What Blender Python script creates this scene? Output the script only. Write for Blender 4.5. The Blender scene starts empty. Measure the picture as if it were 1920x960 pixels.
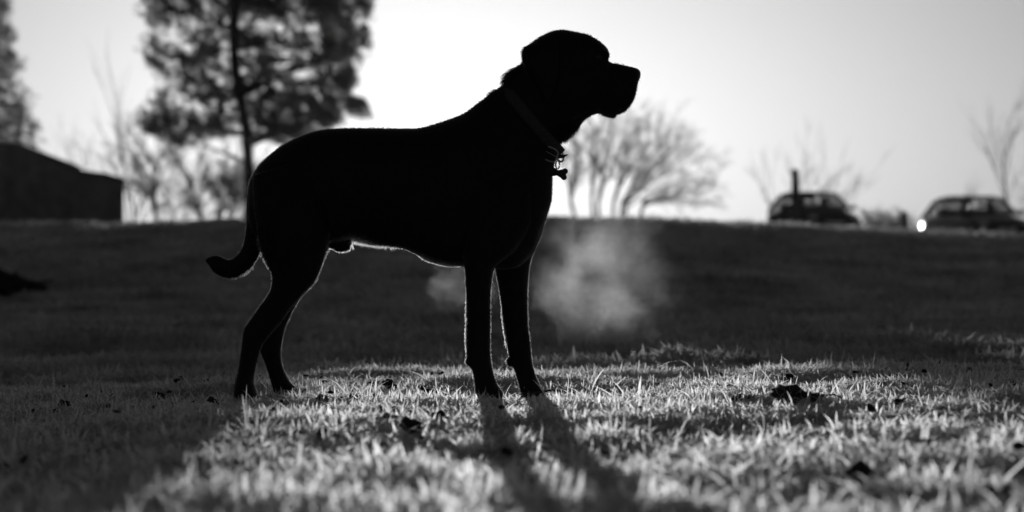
import bpy, bmesh, math, random
import numpy as np
from mathutils import Vector, Matrix, noise

# ------------------------------------------------------------------ camera, sky, sun, exposure
F = 1920 * 85.0 / 36.0          # focal length in photo pixels
HX, HY = 960.0, 530.0           # centre column, horizon row of the photograph
CAM_H = 0.25                    # lens height above the grass
D = 5.35                        # distance to the dog's mid plane
SUN_AZ = math.atan(-0.0364)     # a little left of straight ahead
SUN_EL = math.radians(2.62)

sc = bpy.context.scene
C = sc.collection
rng = np.random.default_rng(7)
random.seed(7)

cam_data = bpy.data.cameras.new("camera")
cam = bpy.data.objects.new("camera", cam_data); C.objects.link(cam)
cam.location = (0, 0, CAM_H)
cam.rotation_euler = (math.radians(90), 0, 0)
cam_data.sensor_width = 36.0
cam_data.lens = 85.0
cam_data.shift_y = (HY - 480.0) / 1920.0
cam_data.clip_start = 0.05
cam_data.clip_end = 20000
cam_data.dof.use_dof = True
cam_data.dof.focus_distance = D - 0.02
cam_data.dof.aperture_fstop = 4.4
cam_data.dof.aperture_blades = 0
sc.camera = cam

world = bpy.data.worlds.new("World"); sc.world = world
world.use_nodes = True
wn, wl = world.node_tree.nodes, world.node_tree.links
bg = wn["Background"]
sky = wn.new("ShaderNodeTexSky")
sky.sky_type = 'NISHITA'
sky.sun_disc = False
sky.sun_elevation = SUN_EL
sky.sun_rotation = SUN_AZ       # rotation 0 puts the sun on +Y
sky.altitude = 50
sky.air_density = 1.0
sky.dust_density = 2.5
sky.ozone_density = 1.0
bw = wn.new("ShaderNodeRGBToBW")            # the photograph is black and white
wl.new(sky.outputs[0], bw.inputs[0])
wl.new(bw.outputs[0], bg.inputs[0])
bg.inputs[1].default_value = 0.05

sun_data = bpy.data.lights.new("sun", 'SUN')
sun_data.energy = 5.0
sun_data.angle = math.radians(0.5)
sun = bpy.data.objects.new("sun", sun_data); C.objects.link(sun)
sun_dir = Vector((math.sin(SUN_AZ) * math.cos(SUN_EL), math.cos(SUN_AZ) * math.cos(SUN_EL), math.sin(SUN_EL)))
sun.rotation_euler = sun_dir.to_track_quat('Z', 'Y').to_euler()
sun.location = (-3, 60, 12)

sc.view_settings.view_transform = 'Standard'
sc.view_settings.look = 'None'
sc.view_settings.exposure = 0.0
sc.view_settings.gamma = 1.0
sc.cycles.max_bounces = 8
sc.cycles.transparent_max_bounces = 16
sc.cycles.volume_bounces = 0
sc.cycles.sample_clamp_indirect = 4
sc.cycles.use_denoising = True
sc.cycles.denoiser = 'OPENIMAGEDENOISE'
sc.cycles.denoising_input_passes = 'RGB_ALBEDO_NORMAL'

# ------------------------------------------------------------------ helpers
def P(px, py, d=D):
    """world point seen at photo pixel (px, py) when it stands d metres away"""
    return ((px - HX) * d / F, d, CAM_H + (HY - py) * d / F)

def tag(o, label=None, cat=None, group=None, kind=None):
    if label: o['label'] = label
    if cat: o['category'] = cat
    if group: o['group'] = group
    if kind: o['kind'] = kind
    return o

def empty(name, loc, label, cat, group=None):
    o = bpy.data.objects.new(name, None); C.objects.link(o)
    o.location = loc; o.empty_display_size = 0.1
    return tag(o, label, cat, group)

def new_mesh(name, verts, faces, mat, parent=None, smooth=False):
    me = bpy.data.meshes.new(name)
    me.from_pydata([tuple(v) for v in verts], [], faces)
    me.update()
    return link_mesh(name, me, mat, parent, smooth)

def link_mesh(name, me, mat, parent=None, smooth=False):
    if mat is not None and not me.materials: me.materials.append(mat)
    if smooth: me.polygons.foreach_set("use_smooth", np.ones(len(me.polygons), dtype=bool))
    o = bpy.data.objects.new(name, me); C.objects.link(o)
    if parent is not None:
        o.parent = parent
        o.matrix_parent_inverse = Matrix.Translation(parent_world(parent)).inverted()
    return o

def parent_world(p):
    # meshes are built in world coordinates, so only an Empty has a place of its own
    return p.location.copy() if p.type == 'EMPTY' else Vector((0, 0, 0))

def np_mesh(name, verts, loops, starts, totals):
    """fast mesh from flat numpy arrays"""
    me = bpy.data.meshes.new(name)
    me.vertices.add(len(verts)); me.vertices.foreach_set("co", np.ascontiguousarray(verts, dtype=np.float32).ravel())
    me.loops.add(len(loops)); me.loops.foreach_set("vertex_index", np.ascontiguousarray(loops, dtype=np.int32))
    me.polygons.add(len(starts)); me.polygons.foreach_set("loop_start", np.ascontiguousarray(starts, dtype=np.int32))
    me.polygons.foreach_set("loop_total", np.ascontiguousarray(totals, dtype=np.int32))
    me.update(calc_edges=True); me.validate()
    return me

def smoothstep(a, b, x):
    t = np.clip((np.asarray(x, dtype=float) - a) / (b - a), 0, 1)
    return t * t * (3 - 2 * t)

def vnoise(x, y, seed=0):
    """smooth value noise, vectorised, range 0..1"""
    x = np.asarray(x, dtype=float); y = np.asarray(y, dtype=float)
    xi = np.floor(x).astype(np.int64); yi = np.floor(y).astype(np.int64)
    fx = x - xi; fy = y - yi
    fx = fx * fx * (3 - 2 * fx); fy = fy * fy * (3 - 2 * fy)
    def h(a, b):
        n = (a * 374761393 + b * 668265263 + seed * 974634777) & 0x7fffffff
        n = ((n ^ (n >> 13)) * 1274126177) & 0x7fffffff
        return ((n ^ (n >> 16)) & 0xffff) / 65535.0
    return (h(xi, yi) * (1 - fx) + h(xi + 1, yi) * fx) * (1 - fy) + (h(xi, yi + 1) * (1 - fx) + h(xi + 1, yi + 1) * fx) * fy

def lathe_ring(c, u, v, n, p=2.0):
    pts = []
    for k in range(n):
        a = 2 * math.pi * k / n
        ca, sa = math.cos(a), math.sin(a)
        e = 2.0 / p
        ca = math.copysign(abs(ca) ** e, ca); sa = math.copysign(abs(sa) ** e, sa)
        pts.append(c + u * ca + v * sa)
    return pts

class MB:
    """collects geometry for ONE mesh object"""
    def __init__(s): s.v = []; s.f = []
    def add(s, v, f):
        b = len(s.v); s.v += [tuple(q) for q in v]; s.f += [tuple(i + b for i in q) for q in f]
    def rings(s, rings, cap=True, closed=False):
        n = len(rings[0]); v = []; f = []
        for r in rings: v += list(r)
        m = len(rings)
        for i in range(m if closed else m - 1):
            j = (i + 1) % m
            for k in range(n):
                f.append((i * n + k, i * n + (k + 1) % n, j * n + (k + 1) % n, j * n + k))
        if cap and not closed:
            f.append(tuple(range(n))[::-1]); f.append(tuple(range((m - 1) * n, m * n)))
        s.add(v, f)
    def tube(s, pts, rad, n=8, cap=True, closed=False):
        pts = [Vector(p) for p in pts]; m = len(pts)
        rad = rad if hasattr(rad, '__len__') else [rad] * m
        rings = []; prev = None
        for i, p in enumerate(pts):
            if closed: t = pts[(i + 1) % m] - pts[i - 1]
            else: t = pts[min(i + 1, m - 1)] - pts[max(i - 1, 0)]
            t.normalize()
            if prev is None:
                a = Vector((0, 0, 1)) if abs(t.z) < 0.9 else Vector((1, 0, 0))
                u = t.cross(a).normalized()
            else:
                u = (prev - t * prev.dot(t)).normalized()
            prev = u; w = t.cross(u)
            rings.append([p + (u * math.cos(2 * math.pi * k / n) + w * math.sin(2 * math.pi * k / n)) * rad[i] for k in range(n)])
        s.rings(rings, cap, closed)
    def box(s, lo, hi):
        x0, y0, z0 = lo; x1, y1, z1 = hi
        s.add([(x0, y0, z0), (x1, y0, z0), (x1, y1, z0), (x0, y1, z0), (x0, y0, z1), (x1, y0, z1), (x1, y1, z1), (x0, y1, z1)],
              [(0, 3, 2, 1), (4, 5, 6, 7), (0, 1, 5, 4), (1, 2, 6, 5), (2, 3, 7, 6), (3, 0, 4, 7)])
    def ellipsoid(s, c, r, nu=14, nv=9, rot=None):
        c = Vector(c); rings = []
        for j in range(1, nv):
            ph = math.pi * j / nv
            ring = []
            for k in range(nu):
                a = 2 * math.pi * k / nu
                p = Vector((r[0] * math.sin(ph) * math.cos(a), r[1] * math.sin(ph) * math.sin(a), -r[2] * math.cos(ph)))
                ring.append(c + (rot @ p if rot else p))
            rings.append(ring)
        b = len(s.v)
        s.rings(rings, cap=False)
        n = nu; lo = Vector((0, 0, -r[2])); hi = Vector((0, 0, r[2]))
        s.v.append(tuple(c + (rot @ lo if rot else lo))); s.v.append(tuple(c + (rot @ hi if rot else hi)))
        i0, i1 = len(s.v) - 2, len(s.v) - 1
        for k in range(n):
            s.f.append((b + (k + 1) % n, b + k, i0))
            l = b + (nv - 2) * n
            s.f.append((l + k, l + (k + 1) % n, i1))
    def obj(s, name, mat, parent=None, smooth=False):
        return new_mesh(name, s.v, s.f, mat, parent, smooth)

# ------------------------------------------------------------------ materials (all grey: a monochrome photograph)
def mat_base(name):
    m = bpy.data.materials.new(name); m.use_nodes = True
    nt = m.node_tree
    return m, nt, nt.nodes["Principled BSDF"], nt.nodes["Material Output"]

def plain(name, val, rough=0.6, metal=0.0, spec=0.5, scale=30.0, var=0.35, bump=0.0):
    m, nt, b, out = mat_base(name)
    tc = nt.nodes.new("ShaderNodeTexCoord")
    nz = nt.nodes.new("ShaderNodeTexNoise"); nz.inputs["Scale"].default_value = scale; nz.inputs["Detail"].default_value = 5
    nt.links.new(tc.outputs["Object"], nz.inputs["Vector"])
    mr = nt.nodes.new("ShaderNodeMapRange")
    mr.inputs[1].default_value = 0.25; mr.inputs[2].default_value = 0.75
    mr.inputs[3].default_value = val * (1 - var); mr.inputs[4].default_value = val * (1 + var)
    nt.links.new(nz.outputs[0], mr.inputs[0]); nt.links.new(mr.outputs[0], b.inputs["Base Color"])
    b.inputs["Roughness"].default_value = rough; b.inputs["Metallic"].default_value = metal
    b.inputs["Specular IOR Level"].default_value = spec
    if bump:
        bp = nt.nodes.new("ShaderNodeBump"); bp.inputs["Strength"].default_value = bump; bp.inputs["Distance"].default_value = 0.02
        nt.links.new(nz.outputs[0], bp.inputs["Height"]); nt.links.new(bp.outputs[0], b.inputs["Normal"])
    return m

def leafy(name, lo, hi, trans=0.5, scale=8.0, rough=0.6, spec=0.3, frost=None, rim_only=False):
    """thin foliage: diffuse plus light let through"""
    m, nt, b, out = mat_base(name)
    tc = nt.nodes.new("ShaderNodeTexCoord")
    nz = nt.nodes.new("ShaderNodeTexNoise"); nz.inputs["Scale"].default_value = scale; nz.inputs["Detail"].default_value = 4
    nt.links.new(tc.outputs["Object"], nz.inputs["Vector"])
    mr = nt.nodes.new("ShaderNodeMapRange"); mr.inputs[1].default_value = 0.3; mr.inputs[2].default_value = 0.7
    mr.inputs[3].default_value = lo; mr.inputs[4].default_value = hi
    nt.links.new(nz.outputs[0], mr.inputs[0])
    col = mr.outputs[0]
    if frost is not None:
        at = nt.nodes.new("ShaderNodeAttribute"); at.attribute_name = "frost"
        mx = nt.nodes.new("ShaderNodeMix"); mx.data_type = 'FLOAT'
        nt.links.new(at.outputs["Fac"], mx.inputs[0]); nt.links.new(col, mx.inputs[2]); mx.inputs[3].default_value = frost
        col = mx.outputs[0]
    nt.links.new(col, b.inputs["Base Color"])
    b.inputs["Roughness"].default_value = rough; b.inputs["Specular IOR Level"].default_value = spec
    tr = nt.nodes.new("ShaderNodeBsdfTranslucent"); nt.links.new(col, tr.inputs[0])
    ms = nt.nodes.new("ShaderNodeMixShader"); ms.inputs[0].default_value = trans
    if rim_only: nt.links.new(at.outputs["Fac"], ms.inputs[0])
    nt.links.new(b.outputs[0], ms.inputs[1]); nt.links.new(tr.outputs[0], ms.inputs[2])
    nt.links.new(ms.outputs[0], out.inputs[0])
    return m

def volume(name, dens, aniso, albedo=1.0, scale=6.0, lo=0.35, hi=0.75, falloff=True):
    m, nt, b, out = mat_base(name)
    nt.nodes.remove(b)
    pv = nt.nodes.new("ShaderNodeVolumePrincipled")
    pv.inputs["Color"].default_value = (albedo,) * 3 + (1,)
    pv.inputs["Anisotropy"].default_value = aniso
    if falloff:
        tc = nt.nodes.new("ShaderNodeTexCoord")
        wob = nt.nodes.new("ShaderNodeTexNoise"); wob.inputs["Scale"].default_value = 1.9; wob.inputs["Detail"].default_value = 3
        nt.links.new(tc.outputs["Object"], wob.inputs["Vector"])
        sb = nt.nodes.new("ShaderNodeVectorMath"); sb.operation = 'SUBTRACT'; sb.inputs[1].default_value = (.5, .5, .5)
        nt.links.new(wob.outputs["Color"], sb.inputs[0])
        sl = nt.nodes.new("ShaderNodeVectorMath"); sl.operation = 'SCALE'; sl.inputs["Scale"].default_value = 1.5
        nt.links.new(sb.outputs[0], sl.inputs[0])
        ad = nt.nodes.new("ShaderNodeVectorMath"); ad.operation = 'ADD'
        nt.links.new(tc.outputs["Object"], ad.inputs[0]); nt.links.new(sl.outputs[0], ad.inputs[1])
        ln = nt.nodes.new("ShaderNodeVectorMath"); ln.operation = 'LENGTH'
        nt.links.new(ad.outputs[0], ln.inputs[0])
        fo = nt.nodes.new("ShaderNodeMapRange"); fo.interpolation_type = 'SMOOTHSTEP'
        fo.inputs[1].default_value = 0.46; fo.inputs[2].default_value = 0.82; fo.inputs[3].default_value = 1.0; fo.inputs[4].default_value = 0.0
        nt.links.new(ln.outputs["Value"], fo.inputs[0])
        nz = nt.nodes.new("ShaderNodeTexNoise"); nz.inputs["Scale"].default_value = scale; nz.inputs["Detail"].default_value = 4
        nz.inputs["Distortion"].default_value = 0.6
        ge = nt.nodes.new("ShaderNodeNewGeometry"); nt.links.new(ge.outputs["Position"], nz.inputs["Vector"])
        mr = nt.nodes.new("ShaderNodeMapRange"); mr.inputs[1].default_value = lo; mr.inputs[2].default_value = hi
        nt.links.new(nz.outputs[0], mr.inputs[0])
        mu = nt.nodes.new("ShaderNodeMath"); mu.operation = 'MULTIPLY'
        nt.links.new(mr.outputs[0], mu.inputs[0]); nt.links.new(fo.outputs[0], mu.inputs[1])
        sx = nt.nodes.new("ShaderNodeSeparateXYZ"); nt.links.new(tc.outputs["Object"], sx.inputs[0])
        gx = nt.nodes.new("ShaderNodeMapRange"); gx.inputs[1].default_value = -.75; gx.inputs[2].default_value = .8; gx.inputs[3].default_value = 1.25; gx.inputs[4].default_value = .30
        nt.links.new(sx.outputs[0], gx.inputs[0])
        m3 = nt.nodes.new("ShaderNodeMath"); m3.operation = 'MULTIPLY'
        nt.links.new(mu.outputs[0], m3.inputs[0]); nt.links.new(gx.outputs[0], m3.inputs[1]); mu = m3
        m2 = nt.nodes.new("ShaderNodeMath"); m2.operation = 'MULTIPLY'; m2.inputs[1].default_value = dens
        nt.links.new(mu.outputs[0], m2.inputs[0]); nt.links.new(m2.outputs[0], pv.inputs["Density"])
    else:
        pv.inputs["Density"].default_value = dens
    nt.links.new(pv.outputs[0], out.inputs["Volume"])
    return m

M = {}
M['soil'] = plain("frosty_turf", 0.45, 0.95, spec=0.1, scale=3.0, var=0.5, bump=0.4)
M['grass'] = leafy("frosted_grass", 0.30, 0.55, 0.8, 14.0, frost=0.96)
M['far_grass'] = leafy("meadow_grass", 0.30, 0.80, 0.4, 1.3)
M['coat'] = plain("black_coat", 0.010, 0.55, spec=0.25, scale=60, var=0.4)
def hair_mat():
    m, nt, b, out = mat_base("coat_hair")
    b.inputs["Base Color"].default_value = (0.008,) * 3 + (1,)
    b.inputs["Roughness"].default_value = 0.4; b.inputs["Specular IOR Level"].default_value = 0.3
    tr = nt.nodes.new("ShaderNodeBsdfTranslucent"); tr.inputs[0].default_value = (0.9, 0.9, 0.9, 1)
    at = nt.nodes.new("ShaderNodeAttribute"); at.attribute_name = "thin"  # how much rim-light translucency each hair is given
    ms = nt.nodes.new("ShaderNodeMixShader")
    nt.links.new(at.outputs["Fac"], ms.inputs[0])
    nt.links.new(b.outputs[0], ms.inputs[1]); nt.links.new(tr.outputs[0], ms.inputs[2]); nt.links.new(ms.outputs[0], out.inputs[0])
    return m
M['hair'] = hair_mat()
M['nose'] = plain("wet_nose", 0.01, 0.35, spec=0.4, scale=200, bump=0.3)
M['eye'] = plain("eye", 0.01, 0.1, spec=0.5)
M['claw'] = plain("claw", 0.03, 0.4)
M['strap'] = plain("collar_strap", 0.06, 0.8, scale=300, var=0.4, bump=0.4)
M['steel'] = plain("dark_steel", 0.55, 0.40, metal=0.8, scale=80)
M['tagmetal'] = plain("tag_metal", 0.08, 0.55, metal=0.4, scale=120)
M['bark'] = plain("bark", 0.06, 0.95, spec=0.1, scale=6, var=0.5, bump=0.5)
M['twig'] = plain("bare_twig", 0.10, 0.9, spec=0.1, scale=5, var=0.3)
M['needle'] = leafy("pine_needles", 0.03, 0.06, 0.25, 3.0)
M['needle_far'] = leafy("conifer_needles", 0.04, 0.08, 0.25, 3.0)
M['board'] = plain("dark_timber", 0.22, 0.9, spec=0.1, scale=4, var=0.4)
M['roofing'] = plain("felt_roof", 0.05, 0.9, spec=0.1, scale=3, var=0.3)
M['paint'] = plain("dark_car_paint", 0.02, 0.28, spec=0.6, scale=2, var=0.15)
M['dullpaint'] = plain("dull_car_paint", 0.03, 0.9, spec=0.02, scale=2, var=0.15)  # matt and almost without specular to keep sun glints off the left car
M['tyre'] = plain("tyre_rubber", 0.02, 0.85)
M['rim'] = plain("wheel_alloy", 0.3, 0.35, metal=0.8)
M['lamp'] = plain("headlamp", 0.5, 0.15)
M['plate'] = plain("number_plate", 0.6, 0.5)
M['post'] = plain("dark_post", 0.05, 0.8, scale=10)
M['whitepost'] = plain("polished_post", 0.8, 0.38, metal=0.9, spec=0.8, scale=10, var=0.08)
M['deadleaf'] = leafy("dead_leaf", 0.012, 0.035, 0.15, 25.0, frost=0.7, rim_only=True)
M['stick'] = plain("dead_stick", 0.06, 0.9, scale=60, var=0.5)
M['ice'] = leafy("ice_bead", 0.85, 0.95, 0.7, 10.0, rough=0.2, spec=1.0)
def glass_mat():
    m, nt, b, out = mat_base("car_glass")
    g = nt.nodes.new("ShaderNodeBsdfTransparent"); g.inputs[0].default_value = (0.72, 0.72, 0.72, 1)
    gl = nt.nodes.new("ShaderNodeBsdfGlossy"); gl.inputs["Roughness"].default_value = 0.05
    mx = nt.nodes.new("ShaderNodeMixShader")
    mx.inputs[0].default_value = 0.05; nt.links.new(g.outputs[0], mx.inputs[1]); nt.links.new(gl.outputs[0], mx.inputs[2])
    nt.links.new(mx.outputs[0], out.inputs[0]); return m
M['glass'] = glass_mat()

# ------------------------------------------------------------------ the ground: lawn, dip, bank, plateau in one sheet
CREST_D = 30.0
_cx = np.array([-2500, -400, 0, 230, 400, 700, 1040, 1250, 1450, 1900, 2400, 5000.])
_cy = np.array([436, 432, 427, 426, 421, 416, 412, 417, 428, 447, 458, 475.])
def ground_z(x, d):
    x = np.asarray(x, dtype=float); d = np.asarray(d, dtype=float)
    near = 1 - smoothstep(9, 16, d)
    stand = np.exp(-((d - 5.32) / .34) ** 4) * smoothstep(-.95, -.75, x) * (1 - smoothstep(.2, .5, x))   # trodden where the dog stands
    near = near * (1 - .8 * stand)
    z = (0.020 * (vnoise(x * 2.3, d * 2.3, 3) - 0.5) + 0.026 * (vnoise(x * 6.1, d * 6.1, 4) - 0.5)
         + 0.015 * (vnoise(x * 15, d * 15, 5) - 0.5)) * near
    z = z + 0.030 * np.exp(-((x - 1.75) / .6) ** 2 - ((d - 8.2) / .35) ** 2)
    z = z + (0.07 * (vnoise(x * 0.7, d * 1.4, 6) - 0.5) + 0.05 * (vnoise(x * 1.9, d * 3.5, 8) - 0.5)) * smoothstep(6.3, 8.5, d) * (1 - smoothstep(30, 40, d))
    z = z - .010 * stand
    # the lawn falls away to the left and, past the dog, into a shallow dip
    z = z - 0.045 * smoothstep(0.35, 1.3, -x) * (1 - smoothstep(7, 12, d))
    z = z + 0.018 * smoothstep(0.25, 0.9, x) * (1 - smoothstep(7, 12, d))
    z = z - 0.035 * smoothstep(6.0, 7.8, d) * (1 - smoothstep(8.5, 17, d))
    px = HX + x * F / np.maximum(d, 5.0)
    c = np.interp(px, _cx, _cy)
    zc = CAM_H + (HY - c) / F * CREST_D
    rise = smoothstep(15.5, 30.5, d) ** 0.92
    top = zc * rise
    back = np.clip(d - 29.0, 0, None)
    top = top + 0.0165 * np.where(back < 2, back * back / 4, back - 1) * (1 - 0.75 * smoothstep(90, 400, d))
    return z + top

def build_ground():
    ds = np.concatenate([np.linspace(-6, 1.2, 8), np.linspace(1.35, 9, 150), np.geomspace(9.1, 45, 110), np.geomspace(46, 1200, 45)])
    us = np.linspace(-1, 1, 261); us = np.sign(us) * (0.30 * np.abs(us) + 0.70 * np.abs(us) ** 4)
    X = us[None, :] * (3.0 + 0.9 * np.clip(ds, 0, None))[:, None]
    Y = np.repeat(ds[:, None], len(us), 1)
    Z = ground_z(X, Y)
    V = np.stack([X, Y, Z], -1).reshape(-1, 3)
    n, m = len(ds), len(us)
    i = np.arange((n - 1) * (m - 1)); r = i // (m - 1); c = i % (m - 1)
    a = r * m + c
    loops = np.stack([a, a + 1, a + 1 + m, a + m], -1).ravel()
    me = np_mesh("ground", V, loops, np.arange(len(i)) * 4, np.full(len(i), 4))
    o = link_mesh("ground", me, M['soil'], smooth=True)
    return tag(o, "open turf rising to a grassy bank", None, None, 'structure')
build_ground()

# ------------------------------------------------------------------ grass
def blades(name, x, d, hgt, wid, mat, lean, segs=3, seed=1, az=None):
    """one mesh of many curved, tapering, folded blades with frost along their edges"""
    r = np.random.default_rng(seed); n = len(x)
    z0 = ground_z(x, d) - 0.004
    if az is None: az = r.uniform(0, 2 * np.pi, n)  # which way it bends
    fa = r.uniform(0, 2 * np.pi, n)                 # which way its flat side looks
    ln = np.abs(r.normal(lean, lean * 0.65, n))
    dirx, diry = np.cos(az), np.sin(az)
    sx, sy = np.cos(fa), np.sin(fa)
    V = []; FR = []
    for t in np.linspace(0, 1, segs + 1):
        bend = ln * t ** 1.5
        cx = x + dirx * hgt * bend; cy = d + diry * hgt * bend
        cz = z0 + hgt * t * np.clip(1 - 0.30 * ln * t ** 1.5, 0.22, 1)
        w = wid * (1.0 if t < 0.5 else 1 - (t - 0.5) ** 1.4 * 1.6)
        if t == 1.0:
            V.append(np.stack([cx, cy, cz], -1)[:, None, :]); FR.append(np.full((n, 1), 1.0))
        else:
            L = np.stack([cx - sx * w / 2, cy - sy * w / 2, cz], -1)
            Mi = np.stack([cx + sy * w * .28, cy - sx * w * .28, cz], -1)
            R = np.stack([cx + sx * w / 2, cy + sy * w / 2, cz], -1)
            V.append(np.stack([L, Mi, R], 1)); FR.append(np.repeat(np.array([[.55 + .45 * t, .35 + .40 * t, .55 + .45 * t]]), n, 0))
    V = np.concatenate(V, 1); FR = np.concatenate(FR, 1)
    k = V.shape[1]; base = np.arange(n)[:, None] * k
    q = []
    for sgm in range(segs - 1):
        a = 3 * sgm
        q += [a, a + 1, a + 4, a + 3, a + 1, a + 2, a + 5, a + 4]
    a = 3 * (segs - 1)
    q += [a, a + 1, a + 3, a + 1, a + 2, a + 3]
    loops = (base + np.array([q])).ravel()
    tot1 = [4] * (2 * (segs - 1)) + [3, 3]; st1 = np.concatenate([[0], np.cumsum(tot1)[:-1]])
    starts = (np.arange(n)[:, None] * sum(tot1) + st1[None]).ravel()
    me = np_mesh(name, V.reshape(-1, 3), loops, starts, np.tile(tot1, n))
    at = me.attributes.new("frost", 'FLOAT', 'POINT')
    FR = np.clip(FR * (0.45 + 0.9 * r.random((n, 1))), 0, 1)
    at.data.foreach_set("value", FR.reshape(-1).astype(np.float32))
    return link_mesh(name, me, mat, smooth=False)

def scatter(n, d0, d1, margin, seed):
    r = np.random.default_rng(seed)
    # uniform over the part of the lawn the lens can see, with a margin to step aside
    u = r.random(n); d = np.sqrt(d0 ** 2 + u * (d1 ** 2 - d0 ** 2))
    x = (r.random(n) * 2 - 1) * (0.2118 * d * margin + 0.25)
    return x, d

TALL = [(1105, 678, 718, .10), (1118, 681, 720, .6), (1151, 697, 722, .5), (1156, 706, 745, -.3), (1325, 681, 704, -.5), (1346, 694, 725, -.4), (1413, 687, 718, .15), (1422, 692, 722, .0),
        (1432, 699, 722, .1), (1442, 682, 715, -.3), (1650, 702, 730, .7), (1622, 715, 735, -.4), (1696, 715, 738, .0), (1850, 708, 758, .0), (1860, 706, 735, -.7), (1745, 738, 770, .1), (1172, 703, 735, -.3),
        (686, 708, 735, 0.), (604, 708, 722, .6), (463, 719, 748, .1), (474, 721, 745, -.6), (803, 714, 740, -.4), (845, 713, 740, .3), (862, 720, 742, .8), (912, 738, 800, .0), (978, 702, 730, .0),
        (392, 756, 800, .05), (463, 735, 800, 0.), (205, 727, 745, -.5), (213, 724, 745, -.4), (378, 722, 735, -.1)]
def lawn():
    r = np.random.default_rng(12)
    xa, da = scatter(115000, 2.05, 7.7, 1.25, 11); xb, db = scatter(120000, 4.1, 6.7, 1.2, 14)
    x = np.concatenate([xa, xb]); d = np.concatenate([da, db]); n = len(x)
    cl = vnoise(x * 8, d * 8, 21); cl2 = vnoise(x * 3.1, d * 3.1, 22); cl3 = vnoise(x * 22, d * 22, 23)
    c = 0.40 * cl + 0.28 * cl2 + 0.32 * cl3
    keep = r.random(n) < (0.12 + 1.1 * smoothstep(0.30, 0.58, c))
    x, d, c = x[keep], d[keep], c[keep]; n = len(x)
    h = (0.012 + 0.022 * r.random(n) ** 1.5) * (0.30 + 1.4 * c)
    tall = r.random(n) < 0.015; h[tall] *= 1.7
    w = 0.0021 + 0.0026 * r.random(n)
    near = 1 - smoothstep(2.9, 4.5, d); h *= 1 + .25 * near; w *= 1 + .30 * near      # ranker, untrodden grass towards the camera
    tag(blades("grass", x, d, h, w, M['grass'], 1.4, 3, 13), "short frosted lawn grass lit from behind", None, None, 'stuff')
    # flattened old blades lying between the standing ones
    x, d = scatter(42000, 2.05, 7.4, 1.2, 31)
    h = (0.012 + 0.016 * r.random(len(x)))
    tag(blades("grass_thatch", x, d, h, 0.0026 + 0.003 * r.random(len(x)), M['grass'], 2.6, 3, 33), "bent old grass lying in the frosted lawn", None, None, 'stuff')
    # the blades that stand out above the rest
    X = []; Dd = []; H = []; A = []
    for px, top, foot, ln in TALL:
        dd = min((CAM_H + .004) * F / (foot + 16 - HY), 6.6)
        xx = (px - HX) * dd / F; zt = CAM_H + (HY - top) * dd / F
        X.append(xx); Dd.append(dd); H.append(max(zt - float(ground_z(xx, dd)), .02)); A.append(0 if ln > 0 else math.pi)
    X, Dd, H = np.array(X), np.array(Dd), np.array(H)
    tag(blades("tall_grass", X - np.array([.3 * t[3] for t in TALL]) * H, Dd, H * 1.06, np.full(len(X), .0040), M['grass'], .45, 4, 35, np.array(A)), "single taller frosted blades above the lawn", None, None, 'stuff')
    # meadow beyond the dip and up the bank, in coarser tufts
    n = 130000
    r = np.random.default_rng(41)
    d = 7.2 * np.exp(r.random(n) * math.log(31.5 / 7.2)); x = (r.random(n) * 2 - 1) * (0.2118 * d * 1.2 + 0.5)
    t = vnoise(x * 1.3, d * 1.3, 42) * 0.6 + vnoise(x * 4, d * 4, 43) * 0.4
    keep = r.random(n) < 0.35 + 1.0 * smoothstep(0.3, 0.65, t); x, d, t = x[keep], d[keep], t[keep]
    h = (0.02 + 0.04 * r.random(len(x))) * (0.4 + 1.3 * t) * (0.9 + d / 55)
    o = blades("meadow_grass", x, d, h, (0.006 + 0.006 * r.random(len(x))) * (0.7 + d / 12), M['far_grass'], 0.8, 3, 44)
    tag(o, "rough meadow grass in the shade of the bank", None, None, 'stuff')
lawn()

# ------------------------------------------------------------------ the dog
def V3(px, py, y0=0.0): return Vector(P(px, py, D + y0))

def loft(mb, stations, y0, n=26, p=2.2, sub=3):
    """stations: (ax, ay, bx, by, half_width[, y_shift]) photo pixels of the two outline points, width in metres"""
    st = np.array([list(s) + [0.0] * (6 - len(s)) for s in stations], dtype=float)
    m = len(st); out = []
    for i in range(m - 1):                       # monotone-ish refinement (centripetal Catmull-Rom kept mild)
        p0, p1, p2, p3 = st[max(i - 1, 0)], st[i], st[i + 1], st[min(i + 2, m - 1)]
        for s in range(sub):
            t = s / sub
            cr = 0.5 * ((2 * p1) + (p2 - p0) * t + (2 * p0 - 5 * p1 + 4 * p2 - p3) * t * t + (3 * p1 - p0 - 3 * p2 + p3) * t ** 3)
            li = p1 + (p2 - p1) * t
            out.append(0.6 * cr + 0.4 * li)
    out.append(st[-1])
    rings = []
    for s in out:
        yy = y0 + s[5]
        a, b = V3(s[0], s[1], yy), V3(s[2], s[3], yy)
        c = (a + b) / 2; u = (a - b) / 2
        rings.append(lathe_ring(c, u, Vector((0, max(s[4], 0.002), 0)), n, p))
    mb.rings(rings)

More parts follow.
